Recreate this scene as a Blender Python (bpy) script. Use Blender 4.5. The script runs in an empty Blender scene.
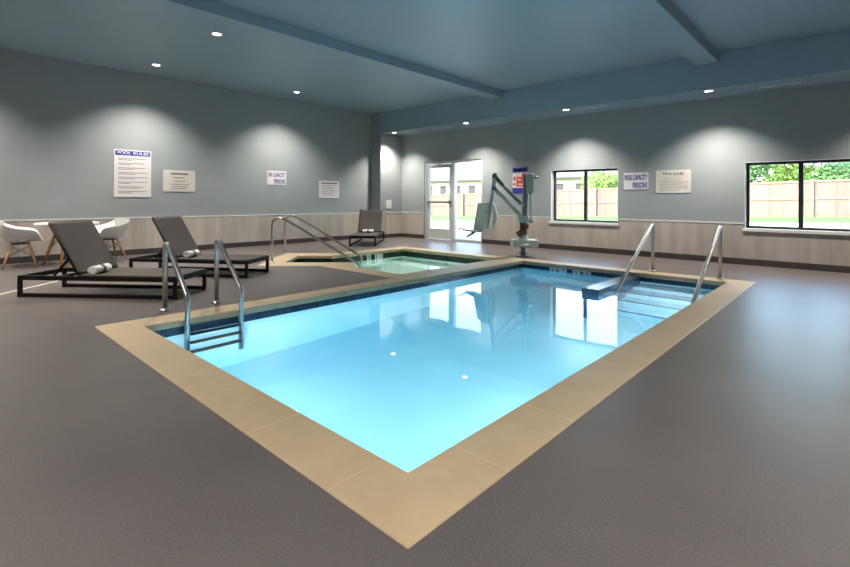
import bpy, bmesh, math, random
from mathutils import Vector, Matrix
random.seed(7)
S = bpy.context.scene
COL = S.collection
PI = math.pi

# ------------------------------------------------------------------ materials
def new_mat(name):
    m = bpy.data.materials.new(name); m.use_nodes = True
    nt = m.node_tree
    return m, nt, nt.nodes, nt.links, nt.nodes['Principled BSDF']

def lin(r, g, b):
    f = lambda c: (c/255/12.92) if c/255 <= .04045 else ((c/255+.055)/1.055)**2.4
    return (f(r), f(g), f(b), 1)

def mat(name, col, rough=.5, metal=0, var=0, scale=20, bump=0, bscale=None, coat=0, spec=.5):
    """plain material whose colour varies by a noise, with an optional fine bump"""
    m, nt, N, L, P = new_mat(name)
    P.inputs['Roughness'].default_value = rough
    P.inputs['Metallic'].default_value = metal
    P.inputs['Coat Weight'].default_value = coat
    P.inputs['Specular IOR Level'].default_value = spec
    tc = N.new('ShaderNodeTexCoord')
    nz = N.new('ShaderNodeTexNoise'); nz.inputs['Scale'].default_value = scale; nz.inputs['Detail'].default_value = 6
    L.new(tc.outputs['Object'], nz.inputs['Vector'])
    rp = N.new('ShaderNodeValToRGB')
    a = [max(0, c*(1-var)) for c in col[:3]]; b = [min(1, c*(1+var)) for c in col[:3]]
    rp.color_ramp.elements[0].color = (*a, 1); rp.color_ramp.elements[1].color = (*b, 1)
    rp.color_ramp.elements[0].position = .3; rp.color_ramp.elements[1].position = .7
    L.new(nz.outputs['Fac'], rp.inputs['Fac']); L.new(rp.outputs['Color'], P.inputs['Base Color'])
    if bump:
        n2 = N.new('ShaderNodeTexNoise'); n2.inputs['Scale'].default_value = bscale or scale*3; n2.inputs['Detail'].default_value = 4
        L.new(tc.outputs['Object'], n2.inputs['Vector'])
        bp = N.new('ShaderNodeBump'); bp.inputs['Strength'].default_value = bump; bp.inputs['Distance'].default_value = .01
        L.new(n2.outputs['Fac'], bp.inputs['Height']); L.new(bp.outputs['Normal'], P.inputs['Normal'])
    return m

def emit(name, col, strength):
    m, nt, N, L, P = new_mat(name)
    P.inputs['Base Color'].default_value = (.8, .8, .8, 1)
    P.inputs['Emission Color'].default_value = (*col, 1); P.inputs['Emission Strength'].default_value = strength
    return m

M = {}
M['wall'] = mat('wall_paint', (.285, .323, .340, 1), .6, 0, .03, 3, .04, 300)
M['ceil'] = mat('ceiling_paint', (.255, .36, .425, 1), .42, 0, .03, 2, .03, 250)
M['dark_metal'] = mat('dark_bronze_metal', (.006, .005, .005, 1), .5, 0, .1, 60, spec=.2)
M['alu'] = mat('clear_anodised_aluminium', (.60, .64, .65, 1), .4, .25, .04, 20)
M['black_frame'] = mat('black_window_frame', (.012, .013, .017, 1), .4, 0, .1, 30)
M['steel'] = mat('brushed_stainless_steel', (.47, .46, .45, 1), .28, 1, .08, 40)
M['white_plastic'] = mat('white_moulded_plastic', (.78, .78, .77, 1), .38, 0, .02, 10)
M['white_paint'] = mat('white_trim_paint', (.72, .73, .72, 1), .4, 0, .02, 10)
M['sign_white'] = mat('white_sign_panel', (.72, .71, .74, 1), .45, 0, .02, 20)
M['sign_grey'] = mat('off_white_sign_panel', (.62, .60, .57, 1), .5, 0, .02, 20)
M['sign_blue'] = mat('blue_sign_ink', (.035, .03, .30, 1), .5, 0, .05, 20)
M['sign_ink'] = mat('dark_sign_ink', (.09, .075, .08, 1), .5, 0, .05, 20)
M['sign_lines'] = mat('grey_sign_print', (.30, .28, .29, 1), .5, 0, .05, 20)
M['sign_red'] = mat('red_sign_ink', (.62, .07, .04, 1), .5, 0, .15, 30)
M['sling'] = mat('charcoal_mesh_sling', (.044, .039, .036, 1), .65, 0, .15, 300, .25, 700)
M['towel'] = mat('white_terry_towel', (.86, .85, .83, 1), .9, 0, .05, 100, .6, 400)
M['band'] = mat('grey_towel_band', (.10, .10, .11, 1), .7, 0, .1, 60)
M['beige_lift'] = mat('grey_powder_coat', (.38, .45, .43, 1), .42, .1, .06, 20)
M['lift_light'] = mat('light_grey_moulding', (.55, .60, .58, 1), .45, 0, .03, 20)
M['lift_dark'] = mat('dark_grey_lift_metal', (.17, .20, .20, 1), .45, .3, .06, 20)
M['brown'] = mat('brown_motor_cover', (.12, .055, .022, 1), .5, 0, .3, 30)
M['leaf'] = mat('tree_leaves', (.085, .19, .045, 1), .55, 0, .45, 2.5)
M['leaf2'] = mat('yellow_green_leaves', (.16, .26, .05, 1), .55, 0, .45, 2.5)
M['bark'] = mat('tree_bark', (.09, .06, .04, 1), .9, 0, .3, 12, .6)
M['grass'] = mat('mown_grass', (.10, .25, .045, 1), .9, 0, .25, 3, .6, 60)
M['concrete'] = mat('pale_concrete', (.50, .49, .47, 1), .85, 0, .06, 4, .2, 40)
M['house_wall'] = mat('pale_house_siding', (.62, .60, .50, 1), .8, 0, .05, 3)
M['shingle'] = mat('grey_roof_shingles', (.26, .28, .32, 1), .8, 0, .1, 6, .3, 30)
M['fascia'] = mat('dark_fascia', (.05, .045, .05, 1), .7, 0, .1, 6)
M['rubber'] = mat('black_rubber', (.015, .015, .015, 1), .7, 0, .1, 30)
M['strip'] = mat('pale_joint_strip', (.74, .70, .64, 1), .6, 0, .08, 30)
M['lamp_trim'] = mat('lamp_trim_white', (.6, .6, .58, 1), .4, 0, .03, 30)
M['lamp_glow'] = emit('lamp_lens_glow', (1, .84, .64), 8)
M['pool_glow'] = emit('unseen_pool_light_lens', (1.0, .90, .89), 64)
M['spa_glow'] = emit('spa_light_lens', (.92, 1.0, .97), 210)
M['slot_white'] = mat('white_slot_diffuser', (.6, .65, .68, 1), .4, 0, .02, 30)
M['wire'] = mat('black_wire', (.01, .01, .01, 1), .4, .6, .05, 30)

def wood_mat(name, c0, c1):
    m, nt, N, L, P = new_mat(name)
    tc = N.new('ShaderNodeTexCoord'); mp = N.new('ShaderNodeMapping')
    mp.inputs['Scale'].default_value = (40, 40, 3)
    nz = N.new('ShaderNodeTexNoise'); nz.inputs['Scale'].default_value = 1.5; nz.inputs['Detail'].default_value = 5
    rp = N.new('ShaderNodeValToRGB'); rp.color_ramp.elements[0].color = (*c0, 1); rp.color_ramp.elements[1].color = (*c1, 1)
    L.new(tc.outputs['Object'], mp.inputs[0]); L.new(mp.outputs[0], nz.inputs['Vector'])
    L.new(nz.outputs['Fac'], rp.inputs['Fac']); L.new(rp.outputs['Color'], P.inputs['Base Color'])
    P.inputs['Roughness'].default_value = .5
    return m
M['oak'] = wood_mat('oak_leg', (.36, .17, .06), (.58, .33, .15))

def panel_mat(name, axis):
    """large vertical-grain wall panels, joints every 0.61 m along the wall"""
    m, nt, N, L, P = new_mat(name)
    tc = N.new('ShaderNodeTexCoord'); sp = N.new('ShaderNodeSeparateXYZ'); L.new(tc.outputs['Object'], sp.inputs[0])
    a = sp.outputs[axis]
    def math_(op, x, y=None):
        n = N.new('ShaderNodeMath'); n.operation = op
        for i, v in enumerate((x, y)):
            if v is None: continue
            if isinstance(v, (int, float)): n.inputs[i].default_value = v
            else: L.new(v, n.inputs[i])
        return n.outputs[0]
    q = math_('DIVIDE', a, .61); fl = math_('FLOOR', q); fr = math_('FRACT', q)
    wn = N.new('ShaderNodeTexWhiteNoise'); wn.noise_dimensions = '1D'; L.new(fl, wn.inputs['W'])
    mp = N.new('ShaderNodeMapping'); mp.inputs['Scale'].default_value = (5, 5, .7)
    L.new(tc.outputs['Object'], mp.inputs[0])
    off = N.new('ShaderNodeVectorMath'); off.operation = 'ADD'; L.new(mp.outputs[0], off.inputs[0]); 
    cmb = N.new('ShaderNodeCombineXYZ'); L.new(math_('MULTIPLY', wn.outputs['Value'], 9), cmb.inputs[2]); L.new(cmb.outputs[0], off.inputs[1])
    nz = N.new('ShaderNodeTexNoise'); nz.inputs['Scale'].default_value = 1.3; nz.inputs['Detail'].default_value = 5; nz.inputs['Distortion'].default_value = .4
    L.new(off.outputs[0], nz.inputs['Vector'])
    v = math_('ADD', math_('MULTIPLY', nz.outputs['Fac'], .8), math_('MULTIPLY', wn.outputs['Value'], .25))
    rp = N.new('ShaderNodeValToRGB')
    rp.color_ramp.elements[0].color = (.345, .315, .29, 1); rp.color_ramp.elements[1].color = (.55, .505, .465, 1)
    rp.color_ramp.elements[0].position = .28; rp.color_ramp.elements[1].position = .78
    L.new(v, rp.inputs['Fac'])
    ln = math_('LESS_THAN', math_('ABSOLUTE', math_('SUBTRACT', fr, .5)), .496)
    mx = N.new('ShaderNodeMix'); mx.data_type = 'RGBA'
    L.new(ln, mx.inputs['Factor']); mx.inputs['A'].default_value = (.28, .255, .235, 1); L.new(rp.outputs['Color'], mx.inputs['B'])
    L.new(mx.outputs['Result'], P.inputs['Base Color'])
    P.inputs['Roughness'].default_value = .42
    return m
M['panel_x'] = panel_mat('wall_panel_far', 0)
M['panel_y'] = panel_mat('wall_panel_left', 1)
M['base'] = mat('brown_grey_baseboard', (.055, .046, .044, 1), .45, 0, .15, 8)

# deck: troweled, speckled grey-brown coating
m, nt, N, L, P = new_mat('deck_coating')
tc = N.new('ShaderNodeTexCoord')
n1 = N.new('ShaderNodeTexNoise'); n1.inputs['Scale'].default_value = 1.2; n1.inputs['Detail'].default_value = 4
n2 = N.new('ShaderNodeTexNoise'); n2.inputs['Scale'].default_value = 130; n2.inputs['Detail'].default_value = 5; n2.inputs['Roughness'].default_value = .7
for n in (n1, n2): L.new(tc.outputs['Object'], n.inputs['Vector'])
mx = N.new('ShaderNodeMath'); mx.operation = 'MULTIPLY_ADD'; L.new(n1.outputs['Fac'], mx.inputs[0]); mx.inputs[1].default_value = .35
L.new(n2.outputs['Fac'], mx.inputs[2])
rp = N.new('ShaderNodeValToRGB'); rp.color_ramp.elements[0].position = .45; rp.color_ramp.elements[1].position = .9
rp.color_ramp.elements[0].color = (.072, .064, .064, 1); rp.color_ramp.elements[1].color = (.170, .152, .150, 1)
L.new(mx.outputs[0], rp.inputs['Fac']); L.new(rp.outputs['Color'], P.inputs['Base Color'])
P.inputs['Roughness'].default_value = .36; P.inputs['Specular IOR Level'].default_value = .5
bp = N.new('ShaderNodeBump'); bp.inputs['Strength'].default_value = .22; bp.inputs['Distance'].default_value = .003
L.new(n2.outputs['Fac'], bp.inputs['Height']); L.new(bp.outputs['Normal'], P.inputs['Normal'])
M['deck'] = m

# tan coping stone with thin mortar joints
PX0, PX1, PY0, PY1, CW = -4.8185, -1.047, 1.058, 7.759, .296
IX0, IX1, IY0, IY1 = PX0+CW, PX1-CW, PY0+CW, PY1-CW
def coping_mat():
    m, nt, N, L, P = new_mat('tan_coping_stone')
    tc = N.new('ShaderNodeTexCoord'); sp = N.new('ShaderNodeSeparateXYZ')
    wob = N.new('ShaderNodeTexNoise'); wob.inputs['Scale'].default_value = 2.5
    L.new(tc.outputs['Object'], wob.inputs['Vector'])
    ad = N.new('ShaderNodeVectorMath'); ad.operation = 'MULTIPLY_ADD'
    L.new(wob.outputs['Color'], ad.inputs[0]); ad.inputs[1].default_value = (.05, .05, 0); L.new(tc.outputs['Object'], ad.inputs[2])
    L.new(ad.outputs[0], sp.inputs[0])
    def mth(op, x, y=None, z=None):
        n = N.new('ShaderNodeMath'); n.operation = op
        for i, v in enumerate((x, y, z)):
            if v is None: continue
            if isinstance(v, (int, float)): n.inputs[i].default_value = v
            else: L.new(v, n.inputs[i])
        return n.outputs[0]
    def line(c, off, step):
        f = mth('FRACT', mth('DIVIDE', mth('SUBTRACT', c, off-step/2), step))
        return mth('LESS_THAN', mth('ABSOLUTE', mth('SUBTRACT', f, .5)), .0028/step)
    X, Y = sp.outputs[0], sp.outputs[1]
    ends = mth('MAXIMUM', mth('LESS_THAN', Y, IY0+.03), mth('GREATER_THAN', Y, IY1+.03))
    lx = mth('MULTIPLY', line(X, -1.455, .635), ends)
    ly = mth('MULTIPLY', line(Y, 1.665, .585), mth('SUBTRACT', 1, ends))
    j = mth('MULTIPLY', mth('MAXIMUM', lx, ly), .6)
    nz = N.new('ShaderNodeTexNoise'); nz.inputs['Scale'].default_value = 5; nz.inputs['Detail'].default_value = 8; nz.inputs['Roughness'].default_value = .65
    L.new(tc.outputs['Object'], nz.inputs['Vector'])
    rp = N.new('ShaderNodeValToRGB'); rp.color_ramp.elements[0].position = .3; rp.color_ramp.elements[1].position = .75
    rp.color_ramp.elements[0].color = (.45, .35, .22, 1); rp.color_ramp.elements[1].color = (.54, .43, .28, 1)
    L.new(nz.outputs['Fac'], rp.inputs['Fac'])
    mx = N.new('ShaderNodeMix'); mx.data_type = 'RGBA'
    L.new(j, mx.inputs['Factor']); L.new(rp.outputs['Color'], mx.inputs['A']); mx.inputs['B'].default_value = (.66, .54, .39, 1)
    L.new(mx.outputs['Result'], P.inputs['Base Color'])
    P.inputs['Roughness'].default_value = .5
    bp = N.new('ShaderNodeBump'); bp.inputs['Strength'].default_value = .1; bp.inputs['Distance'].default_value = .004
    L.new(nz.outputs['Fac'], bp.inputs['Height']); L.new(bp.outputs['Normal'], P.inputs['Normal'])
    return m
M['coping'] = coping_mat()
M['plaster'] = mat('pale_aqua_pool_plaster', (.60, .78, .85, 1), .6, 0, .04, 2)
M['spa_plaster'] = mat('pale_spa_plaster', (.62, .76, .72, 1), .6, 0, .04, 3)
def tile_mat(name, c0, c1, s=.05):
    m, nt, N, L, P = new_mat(name)
    tc = N.new('ShaderNodeTexCoord'); vo = N.new('ShaderNodeTexVoronoi'); vo.distance = 'CHEBYCHEV'
    vo.inputs['Scale'].default_value = 1/s; vo.inputs['Randomness'].default_value = 0
    L.new(tc.outputs['Object'], vo.inputs['Vector'])
    rp = N.new('ShaderNodeValToRGB'); rp.color_ramp.elements[0].color = (*c0, 1); rp.color_ramp.elements[1].color = (*c1, 1)
    L.new(vo.outputs['Color'], rp.inputs['Fac']); L.new(rp.outputs['Color'], P.inputs['Base Color'])
    P.inputs['Roughness'].default_value = .15
    return m
M['navy_tile'] = tile_mat('navy_mosaic_tile', (.008, .022, .05), (.025, .06, .11))
M['slab_tile'] = tile_mat('slate_blue_tile', (.035, .065, .12), (.06, .11, .19))
M['green_tile'] = tile_mat('dark_green_mosaic_tile', (.006, .018, .014), (.018, .04, .032))

def water_mat(name, tint, ripple=.05, vol=None):
    m, nt, N, L, P = new_mat(name); N.remove(P); out = N['Material Output']
    rf = N.new('ShaderNodeBsdfRefraction'); rf.inputs['IOR'].default_value = 1.33; rf.inputs['Roughness'].default_value = 0; rf.inputs['Color'].default_value = (*tint, 1)
    gl = N.new('ShaderNodeBsdfGlossy'); gl.inputs['Roughness'].default_value = .02; gl.inputs['Color'].default_value = (1, 1, 1, 1)
    fr = N.new('ShaderNodeFresnel'); fr.inputs['IOR'].default_value = 1.33
    mx = N.new('ShaderNodeMixShader')
    tc = N.new('ShaderNodeTexCoord'); nz = N.new('ShaderNodeTexNoise'); nz.inputs['Scale'].default_value = 1.6; nz.inputs['Detail'].default_value = 2
    L.new(tc.outputs['Object'], nz.inputs['Vector'])
    bp = N.new('ShaderNodeBump'); bp.inputs['Strength'].default_value = ripple; bp.inputs['Distance'].default_value = .05
    L.new(nz.outputs['Fac'], bp.inputs['Height'])
    for n in (rf, gl, fr): L.new(bp.outputs['Normal'], n.inputs['Normal'])
    L.new(fr.outputs[0], mx.inputs[0]); L.new(rf.outputs[0], mx.inputs[1]); L.new(gl.outputs[0], mx.inputs[2])
    L.new(mx.outputs[0], out.inputs['Surface'])
    if vol:
        va = N.new('ShaderNodeVolumeAbsorption'); va.inputs['Color'].default_value = (*vol[0], 1); va.inputs['Density'].default_value = vol[1]
        L.new(va.outputs[0], out.inputs['Volume'])
    return m
M['water'] = water_mat('clear_blue_pool_water', (.88, .98, 1.0), .022, ((.18, .85, 1.0), .225))
M['spa_water'] = water_mat('clear_green_spa_water', (.84, .97, .94), .05)

def glass_mat():
    m, nt, N, L, P = new_mat('window_glass'); N.remove(P); out = N['Material Output']
    tr = N.new('ShaderNodeBsdfTransparent'); tr.inputs['Color'].default_value = (.93, .96, .96, 1)
    gl = N.new('ShaderNodeBsdfGlossy'); gl.inputs['Roughness'].default_value = .01
    fr = N.new('ShaderNodeFresnel'); fr.inputs['IOR'].default_value = 1.35
    mx = N.new('ShaderNodeMixShader')
    L.new(fr.outputs[0], mx.inputs[0]); L.new(tr.outputs[0], mx.inputs[1]); L.new(gl.outputs[0], mx.inputs[2]); L.new(mx.outputs[0], out.inputs['Surface'])
    return m
M['glass'] = glass_mat()

def fence_mat():
    m, nt, N, L, P = new_mat('cedar_fence_boards')
    tc = N.new('ShaderNodeTexCoord'); sp = N.new('ShaderNodeSeparateXYZ'); L.new(tc.outputs['Object'], sp.inputs[0])
    d = N.new('ShaderNodeMath'); d.operation = 'DIVIDE'; L.new(sp.outputs[0], d.inputs[0]); d.inputs[1].default_value = .145
    fl = N.new('ShaderNodeMath'); fl.operation = 'FLOOR'; L.new(d.outputs[0], fl.inputs[0])
    wn = N.new('ShaderNodeTexWhiteNoise'); wn.noise_dimensions = '1D'; L.new(fl.outputs[0], wn.inputs['W'])
    rp = N.new('ShaderNodeValToRGB'); rp.color_ramp.elements[0].color = (.175, .105, .085, 1); rp.color_ramp.elements[1].color = (.24, .155, .128, 1)
    L.new(wn.outputs['Value'], rp.inputs['Fac']); L.new(rp.outputs['Color'], P.inputs['Base Color'])
    P.inputs['Roughness'].default_value = .8
    return m
M['fence'] = fence_mat()
M['fence_post'] = mat('cedar_post', (.23, .148, .122, 1), .8, 0, .1, 5)

# ------------------------------------------------------------------ mesh helpers
class MB:
    def __init__(self): self.bm = bmesh.new()
    def box(self, lo, hi, mtx=None):
        x0, y0, z0 = lo; x1, y1, z1 = hi
        v = [self.bm.verts.new(p) for p in ((x0,y0,z0),(x1,y0,z0),(x1,y1,z0),(x0,y1,z0),(x0,y0,z1),(x1,y0,z1),(x1,y1,z1),(x0,y1,z1))]
        for f in ((0,3,2,1),(4,5,6,7),(0,1,5,4),(1,2,6,5),(2,3,7,6),(3,0,4,7)): self.bm.faces.new([v[i] for i in f])
        if mtx:
            for a in v: a.co = mtx @ a.co
        return self
    def tube(self, pts, r, seg=12, fillet=0, fseg=6, radii=None):
        pts = [Vector(p) for p in pts]
        if fillet and len(pts) > 2:
            q = [pts[0]]
            for i in range(1, len(pts)-1):
                a, b, c = pts[i-1], pts[i], pts[i+1]
                d1 = (a-b); d2 = (c-b)
                k = min(fillet, d1.length*.49, d2.length*.49)
                p0 = b+d1.normalized()*k; p1 = b+d2.normalized()*k
                for j in range(fseg+1):
                    t = j/fseg
                    q.append(p0*(1-t)**2 + b*2*t*(1-t) + p1*t*t)
            q.append(pts[-1]); pts = q
        n = len(pts)
        tan = [(pts[min(i+1, n-1)]-pts[max(i-1, 0)]).normalized() for i in range(n)]
        up = Vector((0,0,1)) if abs(tan[0].z) < .9 else Vector((1,0,0))
        nx = tan[0].cross(up).normalized()
        rings = []
        for i in range(n):
            nx = (nx - tan[i]*nx.dot(tan[i])).normalized(); ny = tan[i].cross(nx)
            rr = radii[i] if radii else r
            rings.append([self.bm.verts.new(pts[i]+nx*math.cos(2*PI*k/seg)*rr+ny*math.sin(2*PI*k/seg)*rr) for k in range(seg)])
        for i in range(n-1):
            for k in range(seg):
                f = self.bm.faces.new((rings[i][k], rings[i][(k+1)%seg], rings[i+1][(k+1)%seg], rings[i+1][k])); f.smooth = True
        self.bm.faces.new(rings[0][::-1]); self.bm.faces.new(rings[-1])
        return self
    def lathe(self, prof, seg=28, c=(0,0,0), smooth=True):
        cx, cy, cz = c
        rings = []
        for r, z in prof:
            if r < 1e-6: rings.append([self.bm.verts.new((cx, cy, cz+z))])
            else: rings.append([self.bm.verts.new((cx+r*math.cos(2*PI*k/seg), cy+r*math.sin(2*PI*k/seg), cz+z)) for k in range(seg)])
        for a, b in zip(rings, rings[1:]):
            for k in range(seg):
                k2 = (k+1) % seg
                if len(a) == 1 and len(b) == 1: continue
                if len(a) == 1: f = self.bm.faces.new((a[0], b[k2], b[k]))
                elif len(b) == 1: f = self.bm.faces.new((a[k], a[k2], b[0]))
                else: f = self.bm.faces.new((a[k], a[k2], b[k2], b[k]))
                f.smooth = smooth
        return self
    def poly(self, loops, z0, z1):
        """flat slab from an outline with holes, between z0 and z1"""
        es = []
        for lp in loops:
            vs = [self.bm.verts.new((p[0], p[1], z1)) for p in lp]
            es += [self.bm.edges.new((vs[i], vs[(i+1) % len(vs)])) for i in range(len(vs))]
        r = bmesh.ops.triangle_fill(self.bm, use_beauty=True, use_dissolve=False, edges=es, normal=(0, 0, 1))
        fs = [g for g in r['geom'] if isinstance(g, bmesh.types.BMFace)]
        if z0 != z1:
            ex = bmesh.ops.extrude_face_region(self.bm, geom=fs, use_keep_orig=True)
            for g in ex['geom']:
                if isinstance(g, bmesh.types.BMVert): g.co.z = z0
        bmesh.ops.recalc_face_normals(self.bm, faces=self.bm.faces[:])
        return self
    def wallstrip(self, lp, z0, z1, t):
        """a vertical sheet of thickness t standing outside a closed outline (counter-clockwise)"""
        n = len(lp); P_ = [Vector((p[0], p[1])) for p in lp]; outv = []
        for i in range(n):
            a, b, c = P_[i-1], P_[i], P_[(i+1) % n]
            n1 = Vector(((b-a).y, -(b-a).x)).normalized(); n2 = Vector(((c-b).y, -(c-b).x)).normalized()
            m_ = (n1+n2); m_ = m_/max(.3, m_.dot(n1))
            outv.append(b+m_*t)
        A = [[self.bm.verts.new((p.x, p.y, z)) for p in P_] for z in (z0, z1)]
        B = [[self.bm.verts.new((p.x, p.y, z)) for p in outv] for z in (z0, z1)]
        for i in range(n):
            j = (i+1) % n
            self.bm.faces.new((A[0][j], A[0][i], A[1][i], A[1][j]))
            self.bm.faces.new((B[0][i], B[0][j], B[1][j], B[1][i]))
            self.bm.faces.new((A[1][j], A[1][i], B[1][i], B[1][j]))
            self.bm.faces.new((A[0][i], A[0][j], B[0][j], B[0][i]))
        return self
    def build(self, name, m, parent=None, bevel=0, smooth=False, segs=2):
        me = bpy.data.meshes.new(name); self.bm.normal_update(); self.bm.to_mesh(me); self.bm.free()
        o = bpy.data.objects.new(name, me); COL.objects.link(o)
        me.materials.append(M[m] if isinstance(m, str) else m)
        if parent is not None: o.parent = parent
        if smooth:
            for p in me.polygons: p.use_smooth = True
        if bevel:
            b = o.modifiers.new('bevel', 'BEVEL'); b.width = bevel; b.segments = segs; b.limit_method = 'ANGLE'; b.angle_limit = math.radians(40)
        return o

def offset_loop(lp, t):
    n = len(lp); P_ = [Vector(p) for p in lp]; r = []
    for i in range(n):
        a, b, c = P_[i-1], P_[i], P_[(i+1) % n]
        n1 = Vector(((b-a).y, -(b-a).x)).normalized(); n2 = Vector(((c-b).y, -(c-b).x)).normalized()
        m_ = (n1+n2); m_ = m_/max(.3, m_.dot(n1))
        q = b+m_*t; r.append((q.x, q.y))
    return r

def thing(name, label, cat, loc=(0,0,0), rz=0, group=None):
    o = bpy.data.objects.new(name, None); COL.objects.link(o); o.empty_display_size = .1
    o.location = loc; o.rotation_euler = (0, 0, rz)
    tag(o, label, cat, group); return o
def tag(o, label, cat, group=None):
    o['label'] = label; o['category'] = cat
    if group: o['group'] = group
    return o
def struct(o): o['kind'] = 'structure'; return o
def copy_thing(root, label, loc=None, rz=None):
    def cp(o, par):
        c = o.copy(); COL.objects.link(c)
        if par is not None: c.parent = par
        for ch in list(o.children): cp(ch, c)
        return c
    r = cp(root, None); r['label'] = label
    if loc is not None: r.location = loc
    if rz is not None: r.rotation_euler = (0, 0, rz)
    return r

def text_part(s, w, h, m, parent, x, y, z, name='lettering', bold=0.0):
    """raised lettering in the local xz plane, centred on (x, z), facing -y"""
    cu = bpy.data.curves.new(name, 'FONT'); cu.body = s; cu.size = 1; cu.extrude = .0; cu.offset = bold
    cu.align_x = 'CENTER'; cu.align_y = 'CENTER'
    t = bpy.data.objects.new(name, cu); COL.objects.link(t)
    bpy.context.view_layer.update()
    me = bpy.data.meshes.new_from_object(t.evaluated_get(bpy.context.evaluated_depsgraph_get()))
    bpy.data.objects.remove(t)
    xs = [v.co.x for v in me.vertices]; ys = [v.co.y for v in me.vertices]
    cx, cy = (max(xs)+min(xs))/2, (max(ys)+min(ys))/2
    sx = w/(max(xs)-min(xs)); sy = h/(max(ys)-min(ys))
    for v in me.vertices:
        v.co = Vector((x+(v.co.x-cx)*sx, y, z+(v.co.y-cy)*sy))
    me.name = name; me.materials.clear(); me.materials.append(M[m])
    o = bpy.data.objects.new(name, me); COL.objects.link(o); o.parent = parent
    sol = o.modifiers.new('thickness', 'SOLIDIFY'); sol.thickness = .002; sol.offset = 0
    return o

# ------------------------------------------------------------------ room shell
XL, YF, XI, YS, ZC, ZS = -10.4015, 9.766, -10.002, 8.925, 3.537, 2.956
XR, YB = 4.6, -4.6
WT = .22
ZW, ZB = .724, .107
D0, D1, DZ = -9.09, -7.085, 2.143          # door opening
W1, W2 = (-5.185, -3.68), (-1.495, .02)    # window openings
WZ0, WZ1 = .625, 1.775

SQ = math.sqrt(.5)
def st(s, t): return ((s-t)*SQ, (s+t)*SQ)     # spa entry runs at 45 degrees
SXO = -7.87
spa_in = [(-4.98, 4.85), (-4.98, 7.44), (-7.57, 7.44), (-7.57, 9.25/SQ-7.57), st(-2.1, 9.25), st(-2.1, 8.25), st(-.95, 8.25), (-6.02, 4.85)]
spa_out = [(PX0, 4.55), (PX0, PY1), (SXO, PY1), (SXO, 9.66/SQ+SXO), st(-2.47, 9.66), st(-2.47, 7.87), (4.55-7.87/SQ, 4.55)]
hole = [(PX0, PY0), (PX1, PY0), (PX1, PY1)] + spa_out[2:] + [(PX0, 4.55)]

b = MB(); b.poly([[(XL-.2, YB-.2), (XR+.2, YB-.2), (XR+.2, YF+.2), (XL-.2, YF+.2)], hole], -.12, 0)
struct(b.build('floor', 'deck'))
b = MB(); b.box((XL-.25, YB-.25, ZC), (XR+.25, YF+.45, ZC+.25)); struct(b.build('ceiling', 'ceil'))
b = MB(); b.box((XL-WT, YB-WT, -.12), (XL, YF+WT, ZC)); b.box((XL, YS, 0), (XI, YF, ZC))
struct(b.build('wall_left', 'wall'))
b = MB(); b.box((XR, YB-WT, -.12), (XR+WT, YF+WT, ZC)); struct(b.build('wall_right', 'wall'))
b = MB(); b.box((XL, YB-WT, -.12), (XR, YB, ZC)); struct(b.build('wall_back', 'wall'))
b = MB()
xs = [XI, D0, D1, W1[0], W1[1], W2[0], W2[1], XR]
for i in (0, 2, 4, 6): b.box((xs[i], YF, -.12), (xs[i+1], YF+WT, ZC))
b.box((D0, YF, DZ), (D1, YF+WT, ZC)); b.box((D0, YF, -.12), (D1, YF+WT, -.02))
for w in (W1, W2):
    b.box((w[0], YF, -.12), (w[1], YF+WT, WZ0)); b.box((w[0], YF, WZ1), (w[1], YF+WT, ZC))
struct(b.build('wall_far', 'wall'))
b = MB(); b.box((XI, YS, ZS), (XR, YF, ZC)); struct(b.build('ceiling_soffit', 'ceil', bevel=.006))
BD = .16
for x0, x1 in ((-6.25, -5.91), (-2.08, -1.735)):
    b = MB(); b.box((x0, YB, ZC-BD), (x1, YS, ZC)); struct(b.build('ceiling_beam', 'ceil', bevel=.006))

# wainscot panels, caps, baseboards
def strip_x(xa, xb, z0, z1, d): b = MB(); b.box((xa, YF-d, z0), (xb, YF, z1)); return b
def far_runs(z0, z1, d):
    b = MB()
    for xa, xb in ((XI, D0), (D1, XR)): b.box((xa, YF-d, z0), (xb, YF, z1))
    return b
b = MB(); zz = ZW-.02
b.box((XI+.012, YF-.012, ZB), (D0, YF, zz))
for xa, xb, zt in ((D1, W1[0]-.02, zz), (W1[0]-.02, W1[1]+.02, WZ0-.045), (W1[1]+.02, W2[0]-.02, zz), (W2[0]-.02, W2[1]+.02, WZ0-.045), (W2[1]+.02, XR, zz)):
    b.box((xa, YF-.012, ZB), (xb, YF, zt))
struct(b.build('trim_1', 'panel_x'))
b = MB(); b.box((XL, YB, ZB), (XL+.012, YS, zz)); b.box((XL+.012, YS-.012, ZB), (XI+.012, YS, zz)); b.box((XI, YS, ZB), (XI+.012, YF-.012, zz))
struct(b.build('trim_2', 'panel_y'))
b = MB(); b.box((XI+.018, YF-.018, zz), (D0, YF, ZW))
for xa, xb in ((D1, W1[0]-.02), (W1[1]+.02, W2[0]-.02), (W2[1]+.02, XR)): b.box((xa, YF-.018, zz), (xb, YF, ZW))
b.box((XL, YB, zz), (XL+.018, YS-.018, ZW)); b.box((XL, YS-.018, zz), (XI+.018, YS, ZW)); b.box((XI, YS, zz), (XI+.018, YF-.018, ZW))
struct(b.build('trim_3', 'white_paint'))
b = MB(); b.box((XI+.02, YF-.02, 0), (D0, YF, ZB)); b.box((D1, YF-.02, 0), (XR, YF, ZB)); struct(b.build('baseboard_far', 'base', bevel=.004))
b = MB(); b.box((XL, YB, 0), (XL+.02, YS-.02, ZB)); b.box((XL, YS-.02, 0), (XI+.02, YS, ZB)); b.box((XI, YS, 0), (XI+.02, YF-.02, ZB))
struct(b.build('baseboard_left', 'base', bevel=.004))

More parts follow.
